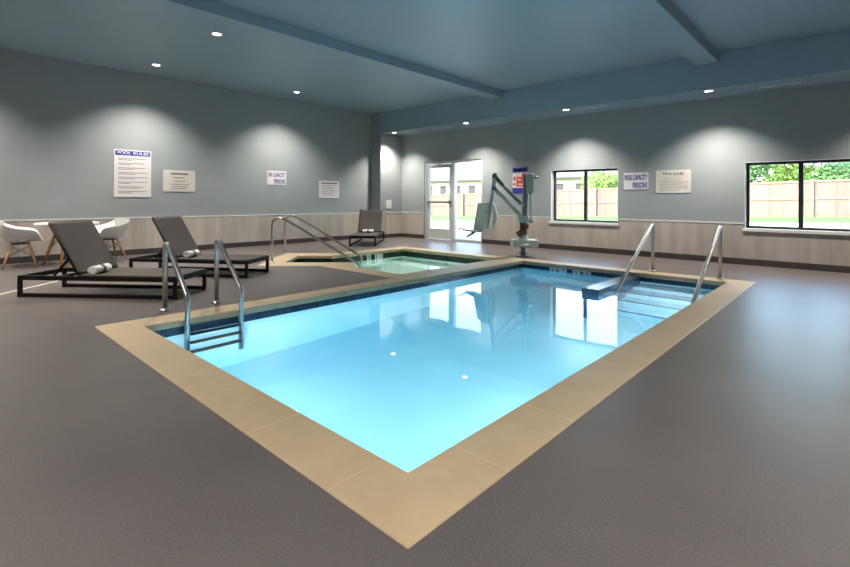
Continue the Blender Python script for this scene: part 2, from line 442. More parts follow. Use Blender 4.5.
# windows
def window(name, w):
    r = bpy.data.objects.new(name, None); COL.objects.link(r); struct(r)
    r.location = ((w[0]+w[1])/2, YF, WZ0)
    hw = (w[1]-w[0])/2; h = WZ1-WZ0; y0, y1 = .13, .19; t = .048
    f = MB()
    f.box((-hw, y0, 0), (-hw+t, y1, h)); f.box((hw-t, y0, 0), (hw, y1, h)); f.box((-hw+t, y0, 0), (hw-t, y1, t)); f.box((-hw+t, y0, h-t), (hw-t, y1, h))
    f.box((-.032, y0, t), (.032, y1, h-t)); f.build('window_frame', 'black_frame', r, .004)
    for a, c in ((-hw+t, -.032), (.032, hw-t)):
        g = MB(); g.box((a, y0+.025, t), (c, y0+.033, h-t)); g.build('pane', 'glass', r)
    s = MB(); s.box((-hw-.03, -.035, -.045), (hw+.03, -.0, 0.008)); s.box((-hw+.001, 0, 0), (hw-.001, y0, .008)); s.build('window_sill', 'white_paint', r, .003)
    j = MB(); j.box((-hw, 0, .008), (-hw+.006, y0, h)); j.box((hw-.006, 0, .008), (hw, y0, h)); j.box((-hw+.006, 0, h-.006), (hw-.006, y0, h)); j.build('window_jamb', 'white_paint', r)
window('window_1', W1); window('window_2', W2)

# storefront door with side light
dr = bpy.data.objects.new('door_1', None); COL.objects.link(dr); struct(dr); dr.location = (D0, YF, 0)
DW = D1-D0; MX = 1.02
f = MB(); y0, y1 = .02, .13
f.box((0, y0, 0), (.06, y1, DZ)); f.box((DW-.055, y0, 0), (DW, y1, DZ)); f.box((.06, y0, DZ-.06), (DW-.055, y1, DZ))
f.box((MX-.045, y0, 0), (MX+.05, y1, DZ-.06)); f.box((MX+.05, y0, 0), (DW-.055, y1, .06)); f.box((.06, y0, -.02), (MX-.045, y1, .015))
f.build('door_frame', 'alu', dr, .004)
lf = MB(); a, c = .068, MX-.053; ly0, ly1 = .045, .09
lf.box((a, ly0, .02), (a+.10, ly1, DZ-.07)); lf.box((c-.10, ly0, .02), (c, ly1, DZ-.07)); lf.box((a+.10, ly0, .02), (c-.10, ly1, .30)); lf.box((a+.10, ly0, DZ-.17), (c-.10, ly1, DZ-.07))
leaf = lf.build('door_leaf', 'alu', dr, .003)
g = MB(); g.box((a+.10, ly0+.02, .30), (c-.10, ly0+.028, DZ-.17)); g.build('pane', 'glass', dr)
g = MB(); g.box((MX+.05, ly0+.02, .06), (DW-.055, ly0+.028, DZ-.06)); g.build('pane', 'glass', dr)
pb = MB(); pb.box((a+.03, ly0-.05, 1.005), (c-.03, ly0-.02, 1.055)); pb.box((a+.02, ly0-.055, .985), (a+.09, ly0, 1.075)); pb.box((c-.09, ly0-.055, .985), (c-.02, ly0, 1.075))
pb.build('push_bar', 'steel', leaf, .006)
cl = MB(); cl.box((a+.22, ly0-.05, DZ-.15), (a+.50, ly0, DZ-.09)); cl.tube([(a+.3, ly0-.04, DZ-.085), (a+.62, ly0-.12, DZ-.075)], .009); cl.build('door_closer', 'alu', leaf, .006)

# ------------------------------------------------------------------ swimming pool
WL = -.115
pool = thing('swimming_pool', 'large rectangular blue swimming pool with tan stone coping', 'pool', ((PX0+PX1)/2, (PY0+PY1)/2, 0))
def at_world(o):  # keeps a part built in room coordinates in place under its thing
    p = o.parent
    o.matrix_parent_inverse = (Matrix.Translation(p.location) @ Matrix.Rotation(p.rotation_euler.z, 4, 'Z')).inverted(); return o
inner = [(IX0, IY0), (IX1, IY0), (IX1, IY1), (IX0, IY1)]
outer = [(PX0, PY0), (PX1, PY0), (PX1, PY1), (PX0, PY1)]
b = MB(); b.poly([outer, inner], -.058, .006); at_world(b.build('coping', 'coping', pool, .012, segs=3))
pw = offset_loop(inner, .018); PD = -1.36
b = MB(); b.wallstrip(pw, PD, -.058, .2); b.poly([offset_loop(pw, .2)], PD-.12, PD); at_world(b.build('basin', 'plaster', pool))
b = MB(); b.wallstrip(offset_loop(inner, .010), -.175, -.0585, .007); at_world(b.build('tile_band', 'navy_tile', pool))
b = MB(); vs = [b.bm.verts.new((x, y, WL)) for x, y in offset_loop(inner, .0095)]; b.bm.faces.new(vs); at_world(b.build('water', 'water', pool))
# entry steps along the far wall and the tiled slab beside them
SX0, SX1, SY0 = -2.70, -2.47, 5.93
b = MB(); b.box((SX0, SY0, PD), (SX1, IY1+.009, -.045)); at_world(b.build('step_wall', 'slab_tile', pool, .008))
for k in range(4):
    z = -.33-.26*k; yb = IY1-.30-.29*k
    b = MB(); b.box((SX1+.001, yb, PD if k == 3 else z-.26), (IX1+.017, IY1+.017, z)); s = at_world(b.build('step', 'plaster', pool))
    b = MB(); b.box((SX1+.002, yb-.003, z-.022), (IX1+.016, yb+.022, z+.002)); n_ = b.build('step_edge', 'slab_tile', s); n_.matrix_parent_inverse = s.matrix_parent_inverse.copy(); n_.parent = s
    n_.matrix_parent_inverse = Matrix.Identity(4)
def marker(parent, chars, p, d, nrm, w=.10):
    """white depth tiles with dark characters set in the tile band; d runs along the wall"""
    for i, ch in enumerate(chars):
        if ch == ' ': continue
        rz = math.atan2(d[1], d[0])
        t = MB(); t.box((-w/2, -.006, -.05), (w/2, 0, .05)); o = t.build('depth_marker', 'sign_white', parent)
        o.location = (p[0]+d[0]*w*1.06*i - parent.location.x, p[1]+d[1]*w*1.06*i - parent.location.y, -.112)
        o.rotation_euler = (0, 0, rz)
        text_part(ch, w*.55, .075, 'sign_ink', o, 0, -.0075, 0, 'numeral' if ch.isdigit() else 'lettering', .02)
marker(pool, '4FT 0IN', (-3.93, IY1-.0+.008), (1, 0), None)
# unseen underwater lights on the two near walls, put in to light the water
def unseen_water_light(parent, loc, axis, m, r=.13):
    R_ = Vector((0, 0, 1)).rotation_difference(Vector(axis)).to_matrix().to_4x4()
    T = Matrix.Translation(loc) @ R_
    b = MB(); b.lathe([(r*.7, 0), (r*1.25, 0), (r*1.25, .02), (r, .03), (r, .02), (r*.7, .02)]); bmesh.ops.transform(b.bm, matrix=T, verts=b.bm.verts[:])
    o = at_world(b.build('unseen_underwater_light', 'steel', parent))
    b = MB(); b.lathe([(r*.98, .016), (r*.9, .03), (r*.6, .04), (0, .045)]); bmesh.ops.transform(b.bm, matrix=T, verts=b.bm.verts[:])
    e = b.build('lens', m, o)
unseen_water_light(pool, (-2.05, IY0-.018, -.62), (0, 1, 0), 'pool_glow')
unseen_water_light(pool, (-3.55, IY0-.018, -.62), (0, 1, 0), 'pool_glow')
unseen_water_light(pool, (IX1+.018, 3.2, -.62), (-1, 0, 0), 'pool_glow')
unseen_water_light(pool, (IX1+.018, 5.0, -.62), (-1, 0, 0), 'pool_glow')  # added unseen for more light in the middle of the water
unseen_water_light(pool, (IX1+.018, 6.40, -.50), (-1, 0, 0), 'pool_glow', .10)  # added unseen to brighten the water over the steps

# ------------------------------------------------------------------ spa
spa = thing('hot_tub', 'green-tinted sunken hot tub with diagonal step entry behind the big pool', 'hot tub', (-6.3, 6.1, 0))
b = MB(); b.poly([spa_out, spa_in], -.058, .006); at_world(b.build('coping', 'coping', spa, .012, segs=3))
sw = offset_loop(spa_in, .018); SD = -1.0
b = MB(); b.wallstrip(sw, SD, -.058, .05); b.poly([offset_loop(sw, .05)], SD-.08, SD); at_world(b.build('basin', 'spa_plaster', spa))
b = MB(); b.wallstrip(offset_loop(spa_in, .010), -.24, -.0585, .007); at_world(b.build('tile_band', 'green_tile', spa))
b = MB(); vs = [b.bm.verts.new((x, y, WL-.045)) for x, y in offset_loop(spa_in, .0095)]; b.bm.faces.new(vs); at_world(b.build('water', 'spa_water', spa))
for k in range(3):
    z = -.24-.25*k; s1 = -1.50+.38*k
    b = MB(); pts = [st(-2.10, 8.245), st(s1, 8.245), st(s1, 9.26), st(-2.10, 9.26)]
    b.poly([pts], SD if k == 2 else z-.25, z); at_world(b.build('step', 'green_tile' if k < 2 else 'spa_plaster', spa))
def bench(x0, y0, x1, y1): b = MB(); b.box((x0, y0, SD), (x1, y1, -.52)); at_world(b.build('bench', 'spa_plaster', spa, .02))
bench(-7.57, 7.03, -4.97, 7.455); bench(-5.40, 4.84, -4.965, 7.03)
marker(spa, '3 FT', (-7.579, 6.45), (0, 1), None, .105)
unseen_water_light(spa, (-5.68, 4.832, -.50), (0, 1, 0), 'spa_glow', .11)

# ------------------------------------------------------------------ ladder, rails
def flange(b, x, y, r=.024, z=0.006): return b.lathe([(r, z+.028), (r*1.35, z+.026), (r*2.1, z+.008), (r*2.15, z), (r*.9, z)], 24, (x, y, 0))
lad = thing('pool_ladder', 'stainless steel ladder with two hooped rails at pool left side', 'ladder', (-5.02, 1.93, 0))
LR = .0235
for y in (-.25, .25):
    b = MB(); b.tube([(0, y, 0), (0, y, .652), (.06, y, .652), (.555, y, .21), (.555, y, -.93)], LR, 16, .045, 6)
    rail = b.build('rail', 'steel', lad)
    b = MB(); flange(b, 0, y, LR, 0); b.build('flange', 'steel', rail)
for k in range(3):
    z = -.145-.265*k
    b = MB(); b.box((.53, -.235, z-.018), (.61, .235, z+.008)); b.build('rung', 'rubber', lad, .006)
hr_g = 'handrails beside the pool steps'
def step_rail(x, label):
    r = thing('pool_handrail', label, 'handrail', (x, 7.715, .006), 0, hr_g)
    b = MB(); b.tube([(0, 0, 0), (0, 0, .725), (0, -.045, .725), (0, -1.48, -.12), (0, -1.48, -.86)], .023, 16, .06, 7); b.build('rail', 'steel', r)
    b = MB(); flange(b, 0, 0, .023, 0); b.build('flange', 'steel', r)
step_rail(-2.37, 'steel handrail at the pool steps, nearer the sunken tiled slab')
step_rail(-1.47, 'steel handrail at the pool steps, at the far right pool corner')
def spa_rail(t, label):
    p = st(-2.30 if t < 9 else -2.40, t); r = thing('spa_handrail', label, 'handrail', (p[0], p[1], .006), PI/4, 'handrails of the hot tub steps')
    b = MB(); b.tube([(0, 0, 0), (0, 0, .67), (.05, 0, .755), (.17, 0, .768), (1.50, 0, -.04), (1.50, 0, -.70)], .021, 14, .075, 6); b.build('rail', 'steel', r)
    b = MB(); flange(b, 0, 0, .021, 0); b.build('flange', 'steel', r)
spa_rail(8.18, 'curved steel handrail on the near side of the hot tub steps')
spa_rail(9.42, 'curved steel handrail on the far side of the hot tub steps')

# ------------------------------------------------------------------ loungers and towels
def make_lounger(label):
    r = thing('sun_lounger', label, 'sun lounger', (0,0,0), 0, 'sun loungers on the deck')
    LEN, WID = 1.815, .63; H0, H1 = .188, .238; t = .036
    b = MB(); b.box((-LEN, 0, H0), (0, t, H1)); b.box((-LEN, WID-t, H0), (0, WID, H1)); b.box((-LEN, t, H0), (-LEN+t, WID-t, H1)); b.box((-t, t, H0), (0, WID-t, H1))
    b.box((-1.16, t, H0), (-1.13, WID-t, H1-.012)); b.build('seat_frame', 'dark_metal', r, .004)
    for x in (-LEN, -t):
        for y in (0, WID-t):
            b = MB(); b.box((x, y, 0), (x+t, y+t, H0)); b.build('leg', 'dark_metal', r, .003)
    for y in (0, WID-t):
        b = MB(); b.box((-LEN+t, y, .004), (-t, y+t, .042)); b.build('bottom_rail', 'dark_metal', r, .003)
    b = MB(); nx, ny = 24, 8
    g = [[b.bm.verts.new((-1.13+1.128*i/nx, .012+(WID-.024)*j/ny, H1+.012-.010*math.sin(PI*j/ny)*math.sin(PI*i/nx))) for j in range(ny+1)] for i in range(nx+1)]
    for i in range(nx):
        for j in range(ny): b.bm.faces.new((g[i][j], g[i+1][j], g[i+1][j+1], g[i][j+1]))
    o = b.build('seat_sling', 'sling', r, smooth=True); s = o.modifiers.new('thickness', 'SOLIDIFY'); s.thickness = .012; s.offset = -1
    A, B = Vector((-1.125, 0, .250)), Vector((-1.47, 0, .812))
    d = (B-A); L_ = d.length; d.normalize()
    fr = MB()
    for y in (.03, WID-.03): fr.tube([(A.x, y, A.z), (B.x, y, B.z)], .0155, 10)
    fr.tube([(B.x, .03, B.z), (B.x, WID-.03, B.z)], .0155, 10); fr.tube([(A.x, .03, A.z), (A.x, WID-.03, A.z)], .0155, 10)
    bf = fr.build('backrest_frame', 'dark_metal', r)
    b = MB(); nrm = Vector((d.z, 0, -d.x))
    g = [[b.bm.verts.new(A+d*(L_*i/nx)+Vector((0, .018+(WID-.036)*j/ny, 0))+nrm*(.019-.014*math.sin(PI*j/ny)*math.sin(PI*i/nx))) for j in range(ny+1)] for i in range(nx+1)]
    for i in range(nx):
        for j in range(ny): b.bm.faces.new((g[i][j], g[i+1][j], g[i+1][j+1], g[i][j+1]))
    o = b.build('backrest_sling', 'sling', r, smooth=True); s = o.modifiers.new('thickness', 'SOLIDIFY'); s.thickness = .008; s.offset = 0
    b = MB()
    for y in (.07, WID-.07): b.tube([(-1.25, y, .448), (-1.47, y, .205)], .014, 10)
    b.tube([(-1.25, .07, .448), (-1.25, WID-.07, .448)], .012, 10); b.box((-1.50, .036, .188), (-1.44, WID-.036, .212))
    b.build('support_strut', 'dark_metal', r)
    return r
def place(o, p, deg): o.location = (p[0], p[1], 0); o.rotation_euler = (0, 0, math.radians(deg)); return o
L1 = make_lounger('charcoal sun lounger nearest the camera, in front of the white dining table')
L2 = copy_thing(L1, 'charcoal sun lounger behind the pool ladder, beside the long left wall')
L3 = copy_thing(L1, 'charcoal sun lounger in the far left corner, foot end towards the hot tub')
place(L1, (-5.46, 1.935), 39); place(L2, (-6.235, 3.125), 34); place(L3, (-8.81, 6.89), -48.5)

def make_towel(label):
    r = thing('rolled_towel', label, 'towel', (0,0,0), 0, 'rolled towels on the loungers')
    b = MB(); n = 90; R0 = .052; Ln = .27; prof = []
    for i in range(n+1):                      # spiral sheet seen at the ends
        a = 2*PI*3.6*i/n; rr = .006+(R0-.006)*i/n; prof.append((rr*math.cos(a), rr*math.sin(a)))
    th = .011
    rows = []
    for i, (px, pz) in enumerate(prof):
        a = 2*PI*3.6*i/n; ux, uz = math.cos(a), math.sin(a); h = th*.5
        rows.append([b.bm.verts.new((px+sx*ux*h, sy, pz*.86+R0*.86+th*.43+sx*uz*h)) for sx, sy in ((1, -Ln/2), (1, Ln/2), (-1, Ln/2), (-1, -Ln/2))])
    for p, q in zip(rows, rows[1:]):
        for k in range(4): b.bm.faces.new((p[k], p[(k+1) % 4], q[(k+1) % 4], q[k]))
    b.bm.faces.new(rows[0]); b.bm.faces.new(rows[-1][::-1])
    bmesh.ops.recalc_face_normals(b.bm, faces=b.bm.faces[:])
    b.build('towel_roll', 'towel', r, smooth=True)
    b = MB(); sg = 40; rr = R0+.009
    A = [[b.bm.verts.new((q*math.cos(2*PI*k/sg), y, q*math.sin(2*PI*k/sg)*.86+R0*.86+th*.43)) for k in range(sg)] for q, y in ((rr, -.022), (rr, .022), (rr-.004, .022), (rr-.004, -.022))]
    for i in range(4):
        for k in range(sg): f = b.bm.faces.new((A[i][k], A[i][(k+1) % sg], A[(i+1) % 4][(k+1) % sg], A[(i+1) % 4][k])); f.smooth = True
    b.build('towel_band', 'band', r)
    return r
T1 = make_towel('rolled white towel with dark band on the lounger nearest the camera')
T2 = copy_thing(T1, 'rolled white towel with dark band on the lounger behind the pool ladder')
T3 = copy_thing(T1, 'rolled white towel with dark band on the lounger in the far corner')
def put_on(tw, lo, x, y, turn=0):
    a = lo.rotation_euler.z; p = lo.location
    tw.location = (p.x+x*math.cos(a)-y*math.sin(a), p.y+x*math.sin(a)+y*math.cos(a), .243); tw.rotation_euler = (0, 0, a+turn)
put_on(T1, L1, -1.02, .21, .12); put_on(T2, L2, -1.01, .25, .1); put_on(T3, L3, -.97, .31, 0)

# ------------------------------------------------------------------ table and armchairs
def make_chair(label):
    r = thing('armchair', label, 'chair', (0,0,0), 0, 'white armchairs at the round table')
    # shell: centre line from the front lip over the seat to the back, sides rising into the arms. +y is the front
    C_ = [(.255,.412,.225,.000), (.235,.430,.245,.04), (.165,.425,.262,.185), (.06,.412,.28,.232), (-.06,.405,.295,.258), (-.15,.415,.298,.282), (-.215,.465,.297,.262), (-.25,.555,.29,.198), (-.27,.66,.275,.115), (-.283,.74,.25,.045), (-.288,.775,.215,.012)]
    b = MB(); nv = 16; rows = []
    def cat(i, t, k):
        p = [C_[max(0, min(len(C_)-1, i+d))][k] for d in (-1, 0, 1, 2)]
        return .5*(2*p[1]+(p[2]-p[0])*t+(2*p[0]-5*p[1]+4*p[2]-p[3])*t*t+(3*p[1]-p[0]-3*p[2]+p[3])*t**3)
    sub = 4
    samples = [(i, j/sub) for i in range(len(C_)-1) for j in range(sub)] + [(len(C_)-2, 1.0)]
    for i, t in samples:
        y, z, w, h = (cat(i, t, k) for k in range(4))
        row = []
        for j in range(nv+1):
            v = -1+2*j/nv; a = abs(v)
            rise = h*(a**2.6); fx = w*(v*(1.12-.12*a*a)); fwd = (.06*max(0, (z-.42)/.35))*a**2.2 if y < -.1 else 0
            flare = .03*(h/.24)*max(0, a-.75)/.25*(1 if v > 0 else -1)
            row.append(b.bm.verts.new((fx+flare, y+fwd, z+rise)))
        rows.append(row)
    for p, q in zip(rows, rows[1:]):
        for j in range(nv): b.bm.faces.new((p[j], p[j+1], q[j+1], q[j]))
    o = b.build('seat_shell', 'white_plastic', r, smooth=True); s = o.modifiers.new('thickness', 'SOLIDIFY'); s.thickness = .009; s.offset = -1
    s = o.modifiers.new('rounding', 'SUBSURF'); s.levels = 1; s.render_levels = 1
    feet = []
    for sx in (-1, 1):
        for sy in (-1, 1):
            b = MB(); top = (sx*.11, sy*.10-.02, .395); bot = (sx*.225, sy*.205-.02, 0)
            b.tube([top, tuple((Vector(top)+Vector(bot))/2), bot], .014, 12, radii=[.016, .016, .010]); b.build('leg', 'oak', r); feet.append((top, bot))
    def on(k, f): return tuple(Vector(feet[k][0]).lerp(Vector(feet[k][1]), f))
    b = MB()
    for k, q in ((0, 1), (0, 2), (1, 3), (2, 3)):
        b.tube([on(k, .12), on(q, .55)], .004, 6); b.tube([on(q, .12), on(k, .55)], .004, 6)
    b.box((-.12, -.14, .385), (.12, .10, .396)); b.build('wire_brace', 'wire', r)
    return r
CH1 = make_chair('white armchair with wooden legs at the far left edge, left of the round table')
CH2 = copy_thing(CH1, 'white armchair with wooden legs seen right of the nearest lounger backrest')
CH1.location = (-9.80, 1.19, 0); CH1.rotation_euler = (0, 0, math.radians(-8))
CH2.location = (-9.80, 2.34, 0); CH2.rotation_euler = (0, 0, math.radians(187)); CH1.scale.z = CH2.scale.z = .94
tb = thing('dining_table', 'round white dining table with splayed wooden legs between two armchairs', 'table', (-9.62, 1.74, 0), math.radians(20))
b = MB(); b.lathe([(0, .652), (.40, .652), (.425, .660), (.43, .672), (.425, .688), (.40, .692), (0, .692)], 48); b.build('tabletop', 'white_plastic', tb)
for k in range(4):
    a = PI/4+k*PI/2; ca, sa = math.cos(a), math.sin(a)
    b = MB(); b.tube([(ca*.11, sa*.11, .665), (ca*.22, sa*.22, .33), (ca*.33, sa*.33, 0)], .02, 12, radii=[.027, .026, .015]); b.build('leg', 'oak', tb)
b = MB()
for k in range(4):
    a = PI/4+k*PI/2; c = a+PI/2
    for f, g_ in ((.15, .6), (.6, .15)):
        P1 = Vector((math.cos(a)*(.11+.22*f), math.sin(a)*(.11+.22*f), .665*(1-f))); P2 = Vector((math.cos(c)*(.11+.22*g_), math.sin(c)*(.11+.22*g_), .665*(1-g_)))
        b.tube([P1, P2], .004, 6)
b.build('wire_brace', 'wire', tb)

# ------------------------------------------------------------------ signs
def sign(name, label, cat, c, w, h, left, m='sign_white', group='posted pool signs'):
    """panel whose local x runs to the right, z up, -y towards the room; c = wall coordinate and height of the centre"""
    loc = (XL, c[0], c[1]-h/2) if left else (c[0], YF, c[1]-h/2)
    r = thing(name, label, cat, loc, PI/2 if left else 0, group)
    b = MB(); b.box((-w/2, -.010, 0), (w/2, -.001, h)); b.build('panel', m, r, .002)
    return r
def bars(r, rows, m='sign_lines', name='printed_lines'):
    b = MB()
    for x0, x1, z, t in rows: b.box((x0, -.0115, z-t/2), (x1, -.0102, z+t/2))
    return b.build(name, m, r)
w, h = .634, .905
s = sign('rules_sign', 'tall white POOL RULES sign with blue header on the left wall', 'sign', (2.895, 1.567), w, h, True)
b = MB(); b.box((-w/2+.02, -.0125, h-.105), (w/2-.02, -.0102, h-.018)); hb = b.build('header_band', 'sign_blue', s)
text_part('POOL', .225, .062, 'sign_white', s, -.15, -.0135, h-.062, 'lettering', .02); text_part('RULES', .265, .062, 'sign_white', s, .135, -.0135, h-.062, 'lettering', .02)
rows = []
for k in range(8):
    z = h-.165-.09*k; rows.append((-w/2+.07, w/2-.06-random.random()*.1, z, .014)); rows.append((-w/2+.07, random.uniform(-.05, .15), z-.028, .014))
bars(s, rows)
w, h = .622, .44
s = sign('notice_sign', 'cream notice right of the tall blue-headed rules sign', 'sign', (3.741, 1.455), w, h, True, 'sign_grey')
bars(s, [(-.17, .17, h-.075, .028)], 'sign_ink', 'heading'); bars(s, [(-.13, .10, h-.155, .026), (-.10, .12, h-.225, .022), (-.18, .19, h-.29, .018), (-.14, .15, h-.335, .018), (-.16, .14, h-.38, .018)])
w, h = .503, .332
s = sign('capacity_sign', 'small white and blue SPA CAPACITY sign on the left wall', 'sign', (5.945, 1.60), w, h, True)
text_part('SPA CAPACITY', .45, .105, 'sign_blue', s, 0, -.0118, h-.09, 'lettering', .02); text_part('PERSONS', .29, .105, 'sign_blue', s, .075, -.0118, .085, 'lettering', .02)
w, h = .64, .447
s = sign('notice_sign', 'white notice with thin grey print near the far left corner', 'sign', (7.47, 1.352), w, h, True)
bars(s, [(-.26, .26, h-.06, .03)], 'sign_ink', 'heading'); bars(s, [(-.25, .25-.06*(k % 3), h-.12-.042*k, .014) for k in range(7)])
w, h = .475, .335
s = sign('capacity_sign', 'white and blue POOL CAPACITY sign between the two windows', 'sign', (-3.323, 1.49), w, h, False)
text_part('POOL CAPACITY', .43, .11, 'sign_blue', s, 0, -.0118, h-.095, 'lettering', .02); text_part('PERSONS', .28, .11, 'sign_blue', s, .08, -.0118, .085, 'lettering', .02)
w, h = .614, .435
s = sign('rules_sign', 'cream POOL RULES notice with dark heading between the two windows', 'sign', (-2.642, 1.467), w, h, False, 'sign_grey')
text_part('POOL RULES', .36, .045, 'sign_ink', s, 0, -.0118, h-.065, 'lettering', .012)
bars(s, [(-.24, .24, h-.112, .006), (-.16, .16, h-.15, .012)] + [(-.24, (.14, .26, .17, .25, .26, .12)[k], h-.195-.037*k, .013) for k in range(6)])
w, h = .41, .615
s = sign('safety_sign', 'blue, white and red poster on the far wall behind the pool lift', 'sign', (-5.985, 1.562), w, h, False)
b = MB(); b.box((-w/2, -.0115, h-.115), (w/2, -.0102, h)); b.build('header_band', 'sign_blue', s)
b = MB(); b.box((-w/2, -.0115, 0), (w/2, -.0102, .135)); b.build('footer_band', 'sign_blue', s)
bars(s, [(-.17, -.03, h-.055, .05)], 'sign_white', 'heading'); bars(s, [(.01, .16, h-.055, .05)], 'sign_white', 'heading')
b = MB(); b.box((-.10, -.0115, .16), (w/2-.02, -.0102, .40)); b.build('red_panel', 'sign_red', s)
b = MB(); b.box((.05, -.0115, .40), (w/2-.02, -.0102, .48)); b.build('red_panel', 'sign_red', s)
for q in ((-.05, .02, .33, .03), (.06, .14, .29, .03), (-.04, .1, .22, .025)):
    b = MB(); b.box((q[0], -.0125, q[2]-q[3]/2), (q[1], -.0116, q[2]+q[3]/2)); b.build('white_mark', 'sign_white', s)
for q in ((-.18, -.12, .36, .10), (-.18, -.12, .22, .06)): bars(s, [q], 'sign_red', 'printed_mark')

# light switch on the pilaster, facing the room
sp_ = thing('switch_plate', 'small white switch plate on the far left corner pilaster', 'switch', (XI, 9.245, .835), PI/2)
b = MB(); b.box((-.105, -.008, 0), (.105, -.001, .245)); b.build('plate', 'white_paint', sp_, .004)
for k in (-.05, .05):
    b = MB(); b.box((k-.025, -.014, .075), (k+.025, -.0082, .17)); b.build('rocker', 'white_plastic', sp_, .003)

# ------------------------------------------------------------------ pool lift
lf_ = thing('pool_lift', 'grey pool lift with hanging seat beside the hot tub corner', 'pool lift', (-4.862, 8.05, 0), math.atan2(-.675, -.738))
# local x = swings out over the hot tub (left in the photo), local y = towards the far side is negative
def part(n, m, f, par=lf_, bevel=0):
    b = MB(); f(b); return b.build(n, m, par, bevel)
part('anchor', 'lift_dark', lambda b: (b.lathe([(0, .02), (.105, .02), (.13, .008), (.13, 0)], 24), b.lathe([(.045, .2), (.045, .0)], 20), b.lathe([(0,.06),(.085,.06),(.085,.075),(0,.075)], 20)))
part('base_cover', 'lift_light', lambda b: b.box((-.265, -.17, .19), (.225, .17, .335)), bevel=.018)
part('collar', 'lift_light', lambda b: b.lathe([(.10, .335), (.085, .39), (.06, .41), (.05, .43), (0, .43)], 24))
part('drive_motor', 'brown', lambda b: (b.lathe([(0, .42), (.07, .42), (.085, .46), (.075, .53), (.05, .56), (0, .56)], 20), b.tube([(.0, 0, .56), (.01, .02, .66)], .065, 14), b.tube([(.12, .06, .43), (.02, .05, .49)], .055, 14), b.tube([(-.09, .03, .58), (.06, .03, .60)], .05, 14)))
mast = part('mast', 'lift_dark', lambda b: (b.box((-.04, -.045, .42), (.045, .045, 1.60), Matrix.Rotation(-.03, 4, 'Y'))), bevel=.008)
part('pivot_bracket', 'beige_lift', lambda b: b.box((-.09, -.06, .66), (.09, .06, .80)), bevel=.014)
part('pivot', 'beige_lift', lambda b: b.tube([(.07, -.07, .81), (.07, .07, .81)], .042, 14))
part('pivot', 'beige_lift', lambda b: b.tube([(.03, -.075, 1.0), (.03, .075, 1.0)], .035, 14))
part('control_box', 'beige_lift', lambda b: b.box((-.19, -.07, 1.23), (-.035, .09, 1.62)), bevel=.02)
part('handle', 'lift_dark', lambda b: b.tube([(-.18, .0, 1.545), (-.30, .0, 1.545)], .022, 12))
part('actuator_rod', 'beige_lift', lambda b: (b.tube([(-.135, .02, 1.24), (-.145, .02, .72)], .016, 12), b.tube([(-.145, .02, .74), (-.15, .02, .66)], .045, 14)))
part('upper_arm', 'lift_dark', lambda b: b.tube([(.57, 0, 1.565), (.03, 0, 1.01)], .038, 12))
part('lower_arm', 'beige_lift', lambda b: b.tube([(.575, 0, 1.335), (.06, 0, .80)], .036, 12))
part('hanger', 'beige_lift', lambda b: b.tube([(.555, 0, 1.62), (.59, 0, 1.30), (.71, 0, .53)], .036, 12))
part('pivot', 'lift_dark', lambda b: b.tube([(.57, -.055, 1.565), (.57, .055, 1.565)], .045, 14))
part('pivot', 'lift_dark', lambda b: b.tube([(.578, -.05, 1.335), (.578, .05, 1.335)], .042, 14))
RS = Matrix.Translation((.87, 0, .50)) @ Matrix.Rotation(math.radians(22), 4, 'Z')
part('seat', 'lift_light', lambda b: b.box((0, -.20, -.02), (.20, .20, .012), RS), bevel=.010)
part('seat_back', 'lift_light', lambda b: b.box((-.02, -.20, .0), (.02, .20, .55), RS @ Matrix.Rotation(-.19, 4, 'Y')), bevel=.012)
part('side_guard', 'lift_light', lambda b: b.tube([(.62, -.16, .56), (.56, -.20, .58), (.50, -.22, .72), (.55, -.2, .96), (.60, -.18, 1.03)], .05, 12, .06), bevel=0)
for y_ in (-.22, .22):
    part('armrest', 'lift_light', lambda b: b.tube([(-.06, y_, .25), (.16, y_, .22)], .018, 10) or bmesh.ops.transform(b.bm, matrix=RS, verts=b.bm.verts[:]))
def foot(b):
    b.tube([(.12, -.14, -.02), (.36, -.15, .05)], .014, 10); b.tube([(.16, .14, .0), (.33, .15, -.10)], .014, 10)
    b.tube([(.12, -.14, -.02), (.14, .14, -.02), (.30, .17, -.085)], .014, 10)
    bmesh.ops.transform(b.bm, matrix=RS, verts=b.bm.verts[:])
part('footrest', 'lift_dark', foot)

# ------------------------------------------------------------------ ceiling fixtures
LAMPS = []
def downlight(x, y, z, label, power=60):
    r = thing('downlight', label, 'ceiling light', (x, y, z), 0, 'recessed ceiling downlights')
    b = MB(); b.lathe([(.055, -.001), (.085, -.001), (.088, -.006), (.075, -.012), (.058, -.004), (.055, -.001)], 28); b.build('trim_ring', 'lamp_trim', r)
    b = MB(); b.lathe([(.056, -.004), (.03, -.008), (0, -.009)], 24); b.build('lens', 'lamp_glow', r)
    li = bpy.data.lights.new('downlight_beam', 'SPOT'); li.energy = power; li.color = (1, .90, .78); li.spot_size = math.radians(117); li.spot_blend = 1; li.shadow_soft_size = .05
    o = bpy.data.objects.new('downlight_beam', li); COL.objects.link(o); o.location = (x, y, z-.05)
PW, PS = 200, 172
downlight(-9.53, 3.02, ZC, 'downlight in the low left ceiling, above the tall rules sign', PW)
downlight(-9.53, 5.94, ZC, 'downlight in the left ceiling, above the SPA CAPACITY sign', PW)
downlight(-7.06, 3.05, ZC, 'downlight in the left ceiling, closest to the long ceiling beam', PW)
for x, t in ((-9.59, 'soffit downlight in the far left corner over the switch plate'), (-7.07, 'soffit downlight above the glass door'), (-4.48, 'soffit downlight above the left window'), (-1.91, 'soffit downlight nearest the right edge, above the POOL RULES notice'),
             (.67, 'soffit downlight right of the view')):
    downlight(x, 9.06, ZS, t, PS)
